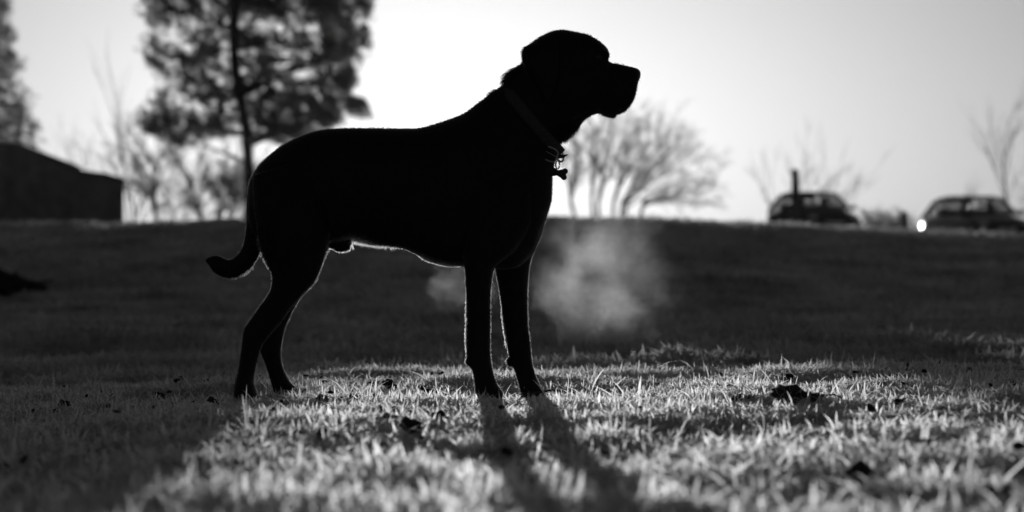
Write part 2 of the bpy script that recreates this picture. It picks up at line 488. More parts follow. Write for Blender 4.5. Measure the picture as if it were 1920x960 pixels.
def build_dog():
    root = empty("dog", (P(760, 750)[0], D, 0.0), "large black dog standing in profile on frosted grass, looking right", "dog")
    mb = MB()
    # trunk, rump to breast
    loft(mb, [(466, 352, 466, 410, .030), (472, 333, 474, 440, .055), (487, 309, 490, 460, .078), (503, 294, 510, 470, .090),
              (529, 273, 540, 474, .098), (555, 259, 565, 470, .100), (585, 248, 595, 462, .100), (615, 242, 620, 452, .098),
              (660, 240.5, 658, 438, .095), (700, 240.5, 690, 440, .098), (740, 241.5, 722, 450, .103), (780, 241.5, 760, 465, .108),
              (803, 237, 799.6, 483, .112), (841, 225, 843, 495.5, .115), (872, 213, 871, 498, .116), (905, 205, 910, 503, .114),
              (945, 215, 950, 504, .108), (980, 235, 975, 498, .098), (1008, 262, 1000, 474, .080), (1026, 298, 1013, 443, .060),
              (1034, 325, 1023, 412, .042), (1035.5, 345, 1033, 380, .022)], 0.0, 34)
    # neck up to the skull
    loft(mb, [(842, 226, 1010, 430, .100), (872, 212, 1030, 385, .096), (900, 191, 1034.5, 345, .088), (917, 179, 1038, 313, .080),
              (933, 167.5, 1047, 285, .074), (942, 161, 1050, 273, .072), (949, 150, 1060, 259, .071), (955, 138, 1074, 247.5, .070), (964, 129, 1085, 238, .068),
              (979, 118, 1090, 229, .066), (990, 110, 1094, 226, .062)], 0.0, 30)
    # head
    loft(mb, [(979, 104, 984, 150, .030), (981.5, 95, 985, 180, .048), (988.5, 87, 990, 205, .060), (999, 79.5, 1000, 222, .066),
              (1012, 69.5, 1012, 232, .071), (1024, 63.8, 1026, 236, .073), (1038, 58, 1040, 238, .073), (1051, 55.8, 1054, 240, .072),
              (1064, 56.8, 1070, 243, .070), (1077, 60, 1086, 236, .068), (1093, 62.5, 1094, 226, .066), (1106, 66.6, 1106, 217.8, .064),
              (1121, 76, 1120, 212.5, .060), (1132, 84.6, 1128, 214.5, .056), (1140.5, 94, 1133, 218, .052), (1140.5, 99.5, 1136, 219.3, .047), (1136.5, 106, 1138.5, 220, .045), (1139, 114.5, 1141, 220.6, .045), (1145, 118, 1147, 221.2, .0445),
              (1151, 118.9, 1152.5, 221.4, .044), (1158, 119.8, 1156.5, 215.4, .043), (1171, 123, 1171, 210, .041), (1180, 125.2, 1183, 196.5, .038),
              (1189, 127.4, 1190, 183, .033), (1194, 129.3, 1192.6, 172, .027), (1198, 131.8, 1194.5, 160, .020), (1200, 137, 1197, 153, .010)], 0.0, 30, 2.4, 2)
    for sy in (-1, 1):                             # cheeks, brows and flews
        mb.ellipsoid(V3(1060, 170, sy * .050), (.075, .030, .062), 18, 12)
        mb.ellipsoid(V3(1125, 103, sy * .036), (.022, .016, .014))
        mb.ellipsoid(V3(1163, 180, sy * .030), (.030, .014, .030))
    # near fore leg (left in the picture) and far fore leg
    yn, yf = -0.078, 0.078
    loft(mb, [(862, 300, 985, 290, .030, .02), (860, 360, 1000, 350, .052, .012), (862, 420, 995, 420, .050, .006), (868, 462, 965, 470, .044), (871.5, 495, 928, 500, .036),
              (874.8, 538, 920.5, 540, .031), (876.5, 570, 919.5, 570, .029), (877.6, 602, 919.5, 602, .028), (876.8, 640, 919, 640, .028),
              (877, 665, 919, 660, .0285), (882, 684, 921.5, 682, .026), (887.5, 703, 926, 703, .026), (890, 722, 933, 722, .030), (891, 736, 943, 737, .034), (893, 748, 945, 751, .031), (897, 754, 938, 756, .024)], yn, 22)
    loft(mb, [(900, 300, 1010, 300, .030, -.02), (900, 370, 1016, 380, .050, -.012), (905, 430, 1015, 440, .048, -.006), (920, 475, 998.5, 479, .042), (928.5, 503, 992.8, 500, .036),
              (938, 550, 989, 546, .031), (943.5, 585, 989.2, 585, .029), (947.5, 612, 990.2, 612, .028), (951.5, 640, 993.6, 638, .028),
              (954.5, 662, 995.8, 661, .028), (961, 684, 998, 682, .026), (967, 702, 1003.5, 702, .026), (972, 720, 1011, 720, .030), (974, 733, 1019, 734, .034), (977, 744, 1021, 747, .031), (982, 750, 1014, 751, .024)], yf, 22)
    mb.ellipsoid(V3(881, 677, yn), (.0085, .010, .010)); mb.ellipsoid(V3(958, 678, yf), (.0085, .010, .011))
    # hind legs: near one set back, far one set forward
    loft(mb, [(474, 330, 585, 300, .036, .02), (476, 390, 612, 370, .050, .008), (486, 440, 618, 440, .052), (496.5, 463, 612, 470, .050), (504, 492, 602, 503, .045), (510.5, 519, 590, 528, .038),
              (508, 542, 570, 549, .033), (500, 557, 550, 572, .029), (483, 580, 525, 606, .025), (467, 603, 504, 630, .023), (458, 616, 496, 640, .0225), (454.8, 630, 490.5, 648, .022),
              (453, 653, 486, 662, .021), (450, 673, 481.5, 680, .021), (445, 703, 476.5, 703, .023), (440.5, 722, 475.5, 718, .027), (438.5, 736, 481, 735, .031), (439, 747, 484, 748, .030), (444, 754, 478, 754, .022)], -0.080, 22)
    loft(mb, [(478, 330, 590, 300, .036, -.02), (484, 390, 616, 372, .050, -.008), (494, 440, 620.5, 445, .052), (506, 464, 616.5, 467, .050), (515, 494, 604, 497, .045), (522, 520, 593.5, 526, .038),
              (522, 545, 573.5, 547.5, .033), (517, 566, 560.5, 563, .029), (506, 592, 547, 586.5, .025), (496, 616, 535.5, 612.5, .023), (489, 634, 530.3, 633, .0225), (486, 648, 527.3, 652, .022),
              (489, 662, 526.8, 668, .021), (495.5, 678, 528.3, 681, .021), (503.3, 700, 534, 698, .023), (509.5, 721, 544.5, 717, .027), (512.5, 732, 558, 728, .032), (513, 743, 568, 739, .033), (516, 753, 566, 752, .024)], 0.080, 22)
    # tail
    loft(mb, [(478, 318, 520, 345, .020), (467, 350, 505, 362, .021), (462.8, 376, 497, 384, .020), (462.5, 410, 492.5, 416, .0185), (460, 441, 490.5, 449, .0175), (454.5, 464, 487.5, 474, .017),
              (444, 479.5, 473, 499.5, .0165), (430, 487.7, 450, 517, .0155), (419, 484, 432, 522.3, .015), (408, 479, 415, 519, .0135), (397.5, 480, 400.5, 510, .011), (390, 483.5, 392, 497, .007), (384.5, 487, 385.5, 490, .003)], 0.0, 18)
    # sheath and breast bone ridge
    mb.ellipsoid(V3(641, 455, 0), (.021, .017, .0155)); mb.ellipsoid(V3(652, 450, 0), (.010, .014, .018)); mb.ellipsoid(V3(622, 447, 0), (.02, .02, .018))
    # toes
    for (px, py, y, k) in ((930, 747, yn, 1), (1006, 743, yf, 1), (470, 747, -0.08, 1), (554, 741, 0.08, 1)):
        for j in range(4):
            mb.ellipsoid(V3(px + (4 if j in (1, 2) else -3), py, y + (j - 1.5) * .0165), (.018, .0088, .0115))
    raw = bpy.data.meshes.new("body_raw"); raw.from_pydata(mb.v, [], mb.f); raw.update()
    bm = bmesh.new(); bm.from_mesh(raw); bmesh.ops.recalc_face_normals(bm, faces=bm.faces); bm.to_mesh(raw); bm.free()
    tmp = bpy.data.objects.new("body_tmp", raw); C.objects.link(tmp)
    rm = tmp.modifiers.new("r", 'REMESH'); rm.mode = 'VOXEL'; rm.voxel_size = 0.0032
    sm = tmp.modifiers.new("s", 'SMOOTH'); sm.factor = 0.5; sm.iterations = 4
    dg = bpy.context.evaluated_depsgraph_get()
    me = bpy.data.meshes.new_from_object(tmp.evaluated_get(dg)); me.name = "body"
    bpy.data.objects.remove(tmp); me.materials.clear()
    body = link_mesh("body", me, M['coat'], root, True)
    # ---- hair
    nf = len(me.polygons)
    cen = np.empty(nf * 3, dtype=np.float32); me.polygons.foreach_get("center", cen); cen = cen.reshape(-1, 3).astype(float)
    nor = np.empty(nf * 3, dtype=np.float32); me.polygons.foreach_get("normal", nor); nor = nor.reshape(-1, 3).astype(float)
    r = np.random.default_rng(5)
    qx = HX + cen[:, 0] * F / cen[:, 1]; qy = HY - (cen[:, 2] - CAM_H) * F / cen[:, 1]
    low = (nor[:, 2] < -.6) & (qx > 600) & (qx < 880) & (qy > 430) & (qy < 505)
    gap = (np.abs(qx - 494) < 14) & (np.abs(qy - 470) < 45) & (nor[:, 0] < .3)
    shin = (nor[:, 0] < -.2) & (((np.abs(qx - 878) < 8) | (np.abs(qx - 946) < 16)) & (qy > 500) & (qy < 690))
    extra = np.concatenate([r.choice(np.nonzero(low)[0], 65000), r.choice(np.nonzero(gap)[0], 7000), r.choice(np.nonzero(shin)[0], 14000)])
    idx = np.concatenate([r.integers(0, nf, 150000), extra])
    c = cen[idx] + r.normal(0, .0012, (len(idx), 3)); nn = nor[idx]
    px = HX + c[:, 0] * F / c[:, 1]; py = HY - (c[:, 2] - CAM_H) * F / c[:, 1]
    L = np.full(len(idx), 0.0032)
    head = (px > 1000) & (py < 200); L[head] = 0.0024
    leg = py > 520; L[leg] = 0.0040
    def zone(cx, cy, rx, ry, ln):
        w = np.exp(-(((px - cx) / rx) ** 2 + ((py - cy) / ry) ** 2)); return np.maximum(L, ln * w + L * (1 - w))
    L = zone(952, 140, 16, 18, .020); L = zone(925, 172, 14, 10, .012); L = zone(985, 92, 14, 12, .009)
    L = zone(1070, 248, 24, 16, .018)
    under = (nn[:, 2] < -0.2)
    L = np.where(under, zone(705, 442, 75, 18, .027), L); L = np.where(under, zone(820, 490, 60, 16, .010), L)
    L = np.where(under, zone(640, 462, 22, 12, .010), L)
    L = zone(500, 460, 14, 40, .016); L = np.where(nn[:, 0] < -0.1, zone(878, 610, 8, 80, .009), L); L = np.where(nn[:, 0] < -0.1, zone(948, 600, 10, 80, .009), L)
    L = np.where(nn[:, 2] < -0.1, zone(455, 505, 40, 22, .010), L)
    L = L * (0.6 + 0.7 * r.random(len(idx)))
    flow = np.stack([-np.ones(len(idx)), np.zeros(len(idx)), -0.55 * np.ones(len(idx))], -1)
    flow[leg] = (-0.35, 0, -1.0)
    face = (px > 1090) & (py < 225); flow[face] = (-1, 0, -0.15)
    flow = flow + r.normal(0, .35, flow.shape)
    t = flow - nn * np.sum(flow * nn, 1)[:, None]; t /= np.linalg.norm(t, axis=1)[:, None] + 1e-9
    lift = np.where(L > .009, 0.75, 0.24)[:, None] * (0.7 + 0.6 * r.random((len(idx), 1)))
    dr = t + nn * lift; dr /= np.linalg.norm(dr, axis=1)[:, None]
    side = np.cross(dr, np.array([[0, 1.0, 0]]) + r.normal(0, .35, dr.shape)); side /= np.linalg.norm(side, axis=1)[:, None] + 1e-9
    w = np.where((L > .006) & (py > 300), .0007, .0004)[:, None]
    a0 = c - nn * .001 - side * w; a1 = c - nn * .001 + side * w
    mid = c + dr * (L * .6)[:, None]; tip = c + dr * L[:, None] + np.array([0, 0, -1]) * (L * L * 6)[:, None]
    Vv = np.stack([a0, a1, mid + side * w * .7, mid - side * w * .7, tip], 1).reshape(-1, 3)
    n = len(idx); b = np.arange(n)[:, None] * 5
    loops = np.concatenate([b + [[0, 1, 2, 3]], b + [[3, 2, 4]]], 1).ravel()
    starts = (np.arange(n)[:, None] * 7 + np.array([[0, 4]])).ravel(); totals = np.tile([4, 3], n)
    hm = np_mesh("coat", Vv, loops, starts, totals)
    at = hm.attributes.new("thin", 'FLOAT', 'POINT')
    rim_tr = np.clip(0.25 + (L - .0035) / .008 * 0.7, 0.2, 0.97)
    rim_tr = np.where(py < 300, .1, rim_tr) * (1 - smoothstep(.15, .5, -nn[:, 1]) * .97)  # white translucency shaped for the rim light, cut on hair facing the camera
    at.data.foreach_set("value", np.repeat(rim_tr, 5).astype(np.float32))
    coat = link_mesh("coat", hm, M['hair'], root); coat['kind'] = 'stuff'
    # ---- ears, eyes, nose, claws
    for sy in (-1, 1):
        e = MB()
        loft(e, [(983, 88, 1046, 78, .010, .0), (979.5, 97, 1050, 100, .012, sy * .008), (979, 108, 1050, 125, .011, sy * .013), (981, 117, 1048, 150, .010, sy * .016),
                 (992, 134, 1040, 172, .008, sy * .018), (1006, 160, 1032, 188, .006, sy * .018), (1018, 184, 1024, 192, .003, sy * .017)], sy * .062, 16, 2.0)
        e.obj("ear", M['coat'], root, True)
        y = MB(); y.ellipsoid(V3(1121, 108, sy * .050), (.0095, .0085, .0095)); y.obj("eye", M['eye'], root, True)
    nb = MB()
    loft(nb, [(1180, 126, 1184, 150, .016), (1189, 126.6, 1190, 152, .019), (1196, 129.2, 1195.5, 153, .018), (1199.5, 133, 1198, 150, .013), (1201.3, 138, 1200.3, 146, .005)], 0.0, 18)
    nb.obj("nose", M['nose'], root, True)
    for (px_, py_, y) in ((943, 750, yn), (1019, 746, yf), (484, 750, -0.08), (568, 744, 0.08)):
        for j in range(4):
            k = MB(); q = V3(px_ + (3 if j in (1, 2) else -4), py_, y + (j - 1.5) * .0165)
            k.tube([q, q + Vector((.008, 0, -.001)), q + Vector((.013, 0, -.006))], [.003, .0024, .0006], 6)
            k.obj("claw", M['claw'], root, True)
    # ---- collar
    A = V3(944.5, 163); B = V3(1049.5, 286); ctr = (A + B) / 2; u = (A - B) / 2; ax = u.normalized(); yv = Vector((0, 1, 0))
    nrm = ax.cross(yv).normalized()
    cm = MB(); rings = []
    wv = nrm * .0125
    for k in range(64):
        a = 2 * math.pi * k / 64
        sag = nrm * (.006 * math.sin(a) ** 2)
        def pt(o): return ctr + u * (math.cos(a) * (1 + o / u.length)) + yv * (math.sin(a) * (.077 + o)) + sag
        rings.append([pt(.0) - wv, pt(.004) - wv, pt(.0045) + wv * 0, pt(.004) + wv, pt(.0) + wv])
    cm.rings(rings, closed=True)
    collar = cm.obj("collar", M['strap'], root, True)
    # buckle: rounded frame on the near side of the strap, low on the neck
    bc = V3(1028, 288, -.052); ux = (V3(1046, 294, -.052) - V3(1012, 280, -.052)).normalized(); uy = Vector((ux.z, 0, -ux.x)) * -1
    bk = MB(); pts = []
    for k in range(40):
        a = 2 * math.pi * k / 40
        ca, sa = math.cos(a), math.sin(a)
        pts.append(bc + ux * (.0205 * math.copysign(abs(ca) ** .55, ca)) + uy * (.0145 * math.copysign(abs(sa) ** .55, sa)) + Vector((0, -.004 + .012 * ca * ca * (ca > 0), 0)))
    bk.tube(pts, .0017, 8, closed=True); bk.obj("buckle", M['steel'], collar, True)
    pr = MB(); pr.tube([bc - ux * .014 + uy * .003 + Vector((0, -.006, 0)), bc + ux * .019 + Vector((0, -.005, 0))], .0011, 6); pr.obj("buckle_prong", M['steel'], collar, True)
    ring = MB(); pts = []
    rc = V3(1048.5, 290, 0)
    for k in range(32):
        a = 2 * math.pi * k / 32
        pts.append(rc + Vector((.0085 * math.cos(a) + .004 * math.sin(-a), 0, .0155 * math.sin(a))) + Vector((0, .010 * math.cos(a), 0)))
    ring.tube(pts, .0022, 8, closed=True); ring.obj("lead_ring", M['steel'], collar, True)
    tip = MB(); tip.rings([[V3(1044, 287, y) for y in (-.003, .003)] + [V3(1045, 298, y) for y in (.003, -.003)],
                           [V3(1056, 290.5, y) for y in (-.003, .003)] + [V3(1057, 296, y) for y in (.003, -.003)],
                           [V3(1064.5, 289, y) for y in (-.001, .001)] + [V3(1064.8, 290, y) for y in (.001, -.001)]])
    tip.obj("strap_tip", M['strap'], collar)
    sr = MB()
    for off in (0, 1.6):
        sr.tube([V3(1045 + 3.6 * math.cos(2 * math.pi * k / 24) + off * .6, 309 + 7.5 * math.sin(2 * math.pi * k / 24), .006 * math.cos(2 * math.pi * k / 24)) for k in range(24)], .0012, 6, closed=True)
    sr.obj("split_ring", M['steel'], collar, True)
    # bone shaped name tag
    def arc(cx, cy, rr, a0, a1, n=9): return [(cx + rr * math.cos(math.radians(a0 + (a1 - a0) * i / (n - 1))), cy + rr * math.sin(math.radians(a0 + (a1 - a0) * i / (n - 1)))) for i in range(n)]
    prof = [(1.28 * a, 1.28 * b) for a, b in arc(.0125, .0052, .0052, -60, 150) + [(0.0, .0048)] + arc(-.0125, .0052, .0052, 30, 240) + arc(-.0125, -.0052, .0052, 120, 330) + [(0.0, -.0048)] + arc(.0125, -.0052, .0052, 210, 420)]
    R = Matrix.Rotation(math.radians(12), 3, 'Y')
    c0 = V3(1045.5, 324, -.004)
    yaw = Matrix.Rotation(math.radians(-14), 3, 'Z')
    ring_a = [c0 + yaw @ (R @ Vector((q[0], -.001, q[1]))) for q in prof]; ring_b = [c0 + yaw @ (R @ Vector((q[0], .001, q[1]))) for q in prof]
    tm = MB(); tm.rings([ring_a, ring_b]); tm.obj("name_tag", M['tagmetal'], collar)
    return root
dog = build_dog()

# ------------------------------------------------------------------ trees
class Twigs:
    """tapering branches collected into one mesh"""
    def __init__(s): s.mb = MB()
    def seg(s, pts, r0, r1, n=3):
        m = len(pts); s.mb.tube(pts, [r0 + (r1 - r0) * i / (m - 1) for i in range(m)], n)

def rand_perp(dr, rs):
    a = Vector((rs.gauss(0, 1), rs.gauss(0, 1), rs.gauss(0, 1)))
    a -= dr * a.dot(dr)
    return a.normalized()

def grow(tw, rs, p, dr, ln, rad, lvl, spread, up, kids=(3, 5), thin=0.004, jit=0.18, minr=0.003):
    pts = [p]; q = p; d2 = dr.copy(); n = 4
    for i in range(n):
        d2 = (d2 + rand_perp(d2, rs) * jit * rs.random() + Vector((0, 0, up))).normalized()
        q = q + d2 * (ln / n); pts.append(q)
    tw.seg(pts, rad, max(rad * 0.45, minr), 5 if rad > .02 else 3)
    if lvl == 0: return
    k = rs.randint(*kids)
    for j in range(k):
        t = 0.35 + 0.65 * (j + rs.random()) / k
        f = t * n; i = min(int(f), n - 1)
        b = pts[i].lerp(pts[i + 1], f - i)
        bd = (d2 * (1 - spread) + rand_perp(d2, rs) * spread * (0.7 + 0.6 * rs.random())).normalized()
        grow(tw, rs, b, bd, ln * (0.45 + 0.3 * rs.random()), max(rad * 0.5, minr), lvl - 1, spread, up, kids, thin, jit, minr)

def bare_tree(name, px, d, label, cat, stems, lvl, spread, up, kids, seed, group=None, jit=0.18, minr=0.004):
    """stems: (px, lean_x, lean_y, length, radius) each rooted on the ground"""
    rs = random.Random(seed)
    x0 = (px - HX) * d / F
    root = empty(name, (x0, d, float(ground_z(x0, d))), label, cat, group)
    for i, (sx, lx, ly, ln, rad) in enumerate(stems):
        x = (sx - HX) * d / F; y = d + rs.uniform(-.3, .3)
        p = Vector((x, y, float(ground_z(x, y)) - .1))
        dr = Vector((lx, ly, 1)).normalized()
        # trunk, then the branches it carries
        n = 6; pts = [p]; q = p; d2 = dr.copy()
        for k in range(n):
            d2 = (d2 + rand_perp(d2, rs) * jit * .5 + Vector((0, 0, up))).normalized(); q = q + d2 * ln / n; pts.append(q)
        t = MB(); t.tube(pts, [rad * (1 - .75 * k / n) for k in range(n + 1)], 8); t.obj("trunk", M['bark'], root, True)
        tw = Twigs(); kk = rs.randint(*kids) * 3
        for j in range(kk):
            u = 0.25 + 0.75 * (j + rs.random()) / kk; f = u * n; ii = min(int(f), n - 1)
            b = pts[ii].lerp(pts[ii + 1], f - ii)
            bd = (d2 * (1 - spread) + rand_perp(d2, rs) * spread * (0.8 + .5 * rs.random())).normalized()
            grow(tw, rs, b, bd, ln * (0.30 + 0.28 * rs.random()), max(rad * .38, minr), lvl - 1, spread, up, kids, jit=jit, minr=minr)
        tw.mb.obj("branches", M['twig'], root)
    return root

# the many-stemmed round tree right of the dog's chest
def dome_tree(d):
    rs = random.Random(5)
    x0 = (1160 - HX) * d / F; gz = float(ground_z(x0, d))
    root = empty("bare_tree", (x0, d, gz), "pale round leafless tree with many stems, right of the dog's chest", "tree")
    def W(px, py, dy): return Vector(((px - HX) * d / F, d + dy, CAM_H + (HY - py) * d / F))
    bases = [1078, 1112, 1122, 1148, 1162, 1170, 1198]
    tw = Twigs()
    for b in bases:
        q = [W(b, 430, 0), W(b + 1 + (b - 1130) * .05, 400, 0), W(b + (b - 1130) * .15, 375, 0)]
        t = MB(); t.tube(q, [.075, .06, .05], 7); t.obj("trunk", M['bark'], root, True)
    n = 34
    for i in range(n):
        a = math.radians(-48 + 128 * (i + rs.uniform(-.4, .4)) / (n - 1))          # fan of limbs, leaning right
        b = bases[min(int((a + .8) / 2.2 * len(bases)), len(bases) - 1)]
        dep = rs.uniform(-1.8, 1.8)
        rr = rs.uniform(.84, 1.0)
        tip = (1172 + 178 * math.sin(a) * rr, 402 - 188 * max(math.cos(a), .16) * rr + (10 if a > 1 else 0))
        start = W(b + (b - 1130) * .15, 376 + rs.uniform(-4, 16), 0)
        end = W(tip[0], tip[1], dep)
        pts = []
        bow = W(b + (tip[0] - b) * .38, 376 + (tip[1] - 376) * .62, dep * .5)      # rises first, then arches outward
        for k in range(9):
            t = k / 8; p = start * (1 - t) ** 2 + bow * 2 * t * (1 - t) + end * t * t
            pts.append(p + Vector((rs.gauss(0, .03), rs.gauss(0, .03), rs.gauss(0, .03))) * (k > 0))
        tw.seg(pts, .030, .006, 5)
        for k in range(2, 9):
            for q in range(2):
                dr = (pts[k] - pts[k - 1]).normalized()
                side = (dr * .75 + rand_perp(dr, rs) * .55 + Vector((0, 0, .12))).normalized()
                grow(tw, rs, pts[k].lerp(pts[k - 1], rs.random()), side, (end - start).length * rs.uniform(.12, .26), .008, 2, .34, .012, (3, 4), jit=.15, minr=.0034)
    tw.mb.obj("branches", M['twig'], root)
dome_tree(80)
# thin leafless trees and scrub between the shed and the pine
bare_tree("bare_tree", 256, 75, "slender leafless sapling close beside the shed's right end", "tree", [(256, .02, 0, 2.0, .06), (262, .14, .1, 1.6, .03)], 4, .36, .03, (3, 4), 11, "leafless trees between shed and pine", minr=.0038)
bare_tree("bare_tree", 240, 95, "tallest faint leafless tree rising behind the shed's right end", "tree", [(246, -.05, 0, 5.2, .05)], 2, .2, .06, (2, 3), 12, "leafless trees between shed and pine", minr=.0038)
bare_tree("bare_tree", 298, 72, "straight leafless pole-like tree between the shed and the pine", "tree", [(298, .0, 0, 2.3, .085)], 4, .36, .02, (3, 4), 13, "leafless trees between shed and pine", minr=.0038)
bare_tree("bare_tree", 382, 70, "leafless forked tree nearest the pine trunk's left side", "tree", [(386, -.16, 0, 1.9, .08), (392, .34, .1, 1.8, .05), (398, .6, -.1, 1.9, .05), (404, .9, .1, 1.8, .04)], 4, .38, .02, (3, 5), 14, "leafless trees between shed and pine", minr=.0038)
bare_tree("bare_shrub", 345, 66, "low leafless scrub under the left side of the pine", "shrub", [(330, -.3, 0, 1.2, .03), (345, .1, .1, 1.4, .03), (360, .5, 0, 1.3, .03), (316, .2, .2, 1.3, .025)], 3, .5, .01, (3, 5), 15, minr=.0038)
bare_tree("bare_shrub", 430, 64, "leafless scrub leaning right, beside the dog's rump", "shrub", [(410, .5, 0, 1.35, .035), (425, .8, .1, 1.4, .035), (444, .5, 0, 1.4, .03), (462, .3, .2, 1.4, .03), (436, 1.1, .1, 1.4, .03)], 3, .5, .01, (3, 5), 16, minr=.0038)
bare_tree("bare_tree", 128, 110, "faint leafless treetop showing above the shed roof", "tree", [(122, -.05, 0, 3.7, .05), (134, .10, 0, 3.4, .05)], 3, .34, .05, (2, 3), 17, minr=.0038)
# right side
bare_tree("bare_tree", 1500, 130, "faint wide leafless tree fanning out behind the car with the post", "tree", [(1478, -.55, 0, 3.3, .05), (1500, -.05, 0, 3.6, .05), (1520, .3, .1, 3.5, .05), (1532, .6, 0, 3.2, .05)], 3, .26, .03, (2, 3), 18, minr=.007)
bare_tree("bare_tree", 1896, 95, "thin leaning leafless tree above the hood of the rightmost car", "tree", [(1898, -.17, 0, 4.1, .06)], 3, .3, .05, (2, 3), 19, minr=.0038)
bare_tree("bare_tree", 1812, 120, "faint slim leafless tree behind the roof of the rightmost car", "tree", [(1812, -.05, 0, 2.4, .045)], 2, .3, .05, (2, 3), 20, minr=.0038)
for px, seed, lab in ((1632, 31, "tangled leafless shrub just right of the left car"), (1664, 32, "tangled leafless shrub midway between the two cars"), (1690, 33, "tangled leafless shrub beside the rightmost car's left edge")):
    bare_tree("bare_shrub", px, 60, lab, "shrub", [(px - 16, -.5, 0, .50, .02), (px, .1, .1, .58, .02), (px + 14, .6, 0, .52, .02), (px - 6, -.2, -.2, .56, .018)], 3, .55, -.01, (3, 5), seed, "leafless shrubs between the cars", minr=.0038)
bare_tree("bare_shrub", 1912, 64, "low leafless shrub at the nose of the rightmost car", "shrub", [(1900, -.3, 0, .9, .02), (1915, .3, 0, 1.0, .02)], 3, .55, 0, (3, 4), 34, minr=.0038)

def inside(poly, x, y):
    c = np.zeros(len(x), dtype=bool); n = len(poly)
    for i in range(n):
        x1, y1 = poly[i]; x2, y2 = poly[(i + 1) % n]
        m = ((y1 > y) != (y2 > y)) & (x < (x2 - x1) * (y - y1) / (y2 - y1 + 1e-9) + x1)
        c ^= m
    return c

def needles(cx, cy, cz, nn, ln, wd, r):
    """tufts of flat needle bundles round the given centres"""
    n = len(cx); C3 = np.repeat(np.stack([cx, cy, cz], -1), nn, 0); m = n * nn
    dr = r.normal(0, 1, (m, 3)); dr[:, 2] += 0.35; dr /= np.linalg.norm(dr, axis=1)[:, None]
    sd = np.cross(dr, r.normal(0, 1, (m, 3))); sd /= np.linalg.norm(sd, axis=1)[:, None] + 1e-9
    L = ln * (0.6 + 0.7 * r.random((m, 1)))
    a = C3 + dr * L * .08
    V = np.stack([a - sd * wd / 2, a + sd * wd / 2, C3 + dr * L + np.array([0, 0, -.12]) * L], 1).reshape(-1, 3)
    return V

def conifer(name, trunk_px, d, poly, dens, n, label, ln, wd, mat, depth, trunk_r, seed, limbs, base=0.45, nn=16, taper=.8):
    r = np.random.default_rng(seed); rs = random.Random(seed)
    bx = (trunk_px[0][0] - HX) * d / F
    gz = float(ground_z(bx, d))
    root = empty(name, (bx, d, gz), label, "tree")
    tp = [Vector((bx, d, gz - .2))] + [Vector(P(a, b, d)) for a, b in trunk_px]
    tb = MB(); m = len(tp); tb.tube(tp, [trunk_r * (1 - taper * i / (m - 1)) for i in range(m)], 12); tb.obj("trunk", M['bark'], root, True)
    xs = [p[0] for p in poly]; ys = [p[1] for p in poly]
    X = []; Y = []
    while len(X) < n:
        x = r.uniform(min(xs), max(xs), n * 3); y = r.uniform(min(ys), max(ys), n * 3)
        w = np.full(len(x), base)
        for (cx, cy, rx, ry, a) in dens: w = w + a * np.exp(-(((x - cx) / rx) ** 2 + ((y - cy) / ry) ** 2))
        w = w * (0.22 + 1.5 * smoothstep(.34, .66, 0.6 * vnoise(x / 16, y / 14, seed) + .4 * vnoise(x / 8, y / 7, seed + 1)))
        w = np.maximum(w, 0)
        k = inside(poly, x, y) & (r.random(len(x)) * 3.0 < w)
        X += list(x[k]); Y += list(y[k])
    X = np.array(X[:n]); Y = np.array(Y[:n])
    dy = r.normal(0, depth, n)
    cx = (X - HX) * d / F; cy = d + dy; cz = CAM_H + (HY - Y) * d / F
    V = needles(cx, cy, cz, nn, ln, wd, r)
    k = len(V) // 3
    me = np_mesh("crown", V, np.arange(len(V)), np.arange(k) * 3, np.full(k, 3))
    cr = link_mesh("crown", me, mat, root); cr['kind'] = 'stuff'
    lb = MB()
    zt = np.array([p.z for p in tp]); xt = np.array([p.x for p in tp])
    for i in r.integers(0, n, limbs):
        e = Vector((cx[i], cy[i], cz[i]))
        zz = max(e.z - abs(e.x - np.interp(e.z, zt, xt)) * rs.uniform(-.05, .45), gz + 1.2)
        a = Vector((float(np.interp(zz, zt, xt)), d, zz))
        mid = a.lerp(e, .5) + Vector((0, 0, rs.uniform(-.12, .1)))
        q = a.lerp(e, .8) + Vector((0, 0, rs.uniform(-.05, .08)))
        rr = .012 + .012 * (e - a).length
        lb.tube([a, mid, q, e], [rr, rr * .7, rr * .45, .006], 5)
    lb.obj("branches", M['bark'], root)
    return root

pine_poly = [(262, -60), (264, 22), (290, 60), (274, 105), (305, 165), (288, 205), (262, 232), (280, 252), (312, 266), (345, 278), (380, 262), (430, 252), (455, 262),
             (492, 258), (530, 272), (575, 264), (612, 244), (648, 222), (694, 214), (690, 192), (652, 176), (664, 148), (674, 110), (694, 82), (692, 30), (702, -20),
             (690, -90), (640, -190), (560, -270), (470, -330), (380, -270), (300, -170)]
pine_dens = [(600, 205, 62, 40, 4.0), (640, 78, 40, 40, 3.0), (600, 15, 80, 22, 2.5), (335, 240, 55, 22, 2.2), (405, 205, 40, 36, 1.5), (372, 112, 38, 45, .9), (465, 40, 30, 60, 1.4),
             (505, 170, 26, 50, 1.2), (290, 18, 30, 20, 1.8), (420, 0, 90, 18, 1.8), (295, 100, 20, 26, 1.0), (290, 222, 22, 24, 1.6), (540, 235, 40, 26, 2.2), (640, 150, 30, 26, 1.4),
             (450, -120, 150, 80, 1.5), (325, 62, 38, 26, -1.0), (335, 195, 22, 20, -.8), (575, 140, 60, 16, -.9), (415, 235, 30, 14, -.4)]
conifer("pine_tree", [(470, 400), (468, 345), (462, 240), (446, 160), (438, 90), (440, 0), (452, -120), (462, -230), (468, -310)], 60, pine_poly, pine_dens, 27500,
        "dark tall pine tree with an open crown, standing behind the dog's rump", .11, .012, M['needle'], .9, .145, 51, 80, base=.85, taper=.35)
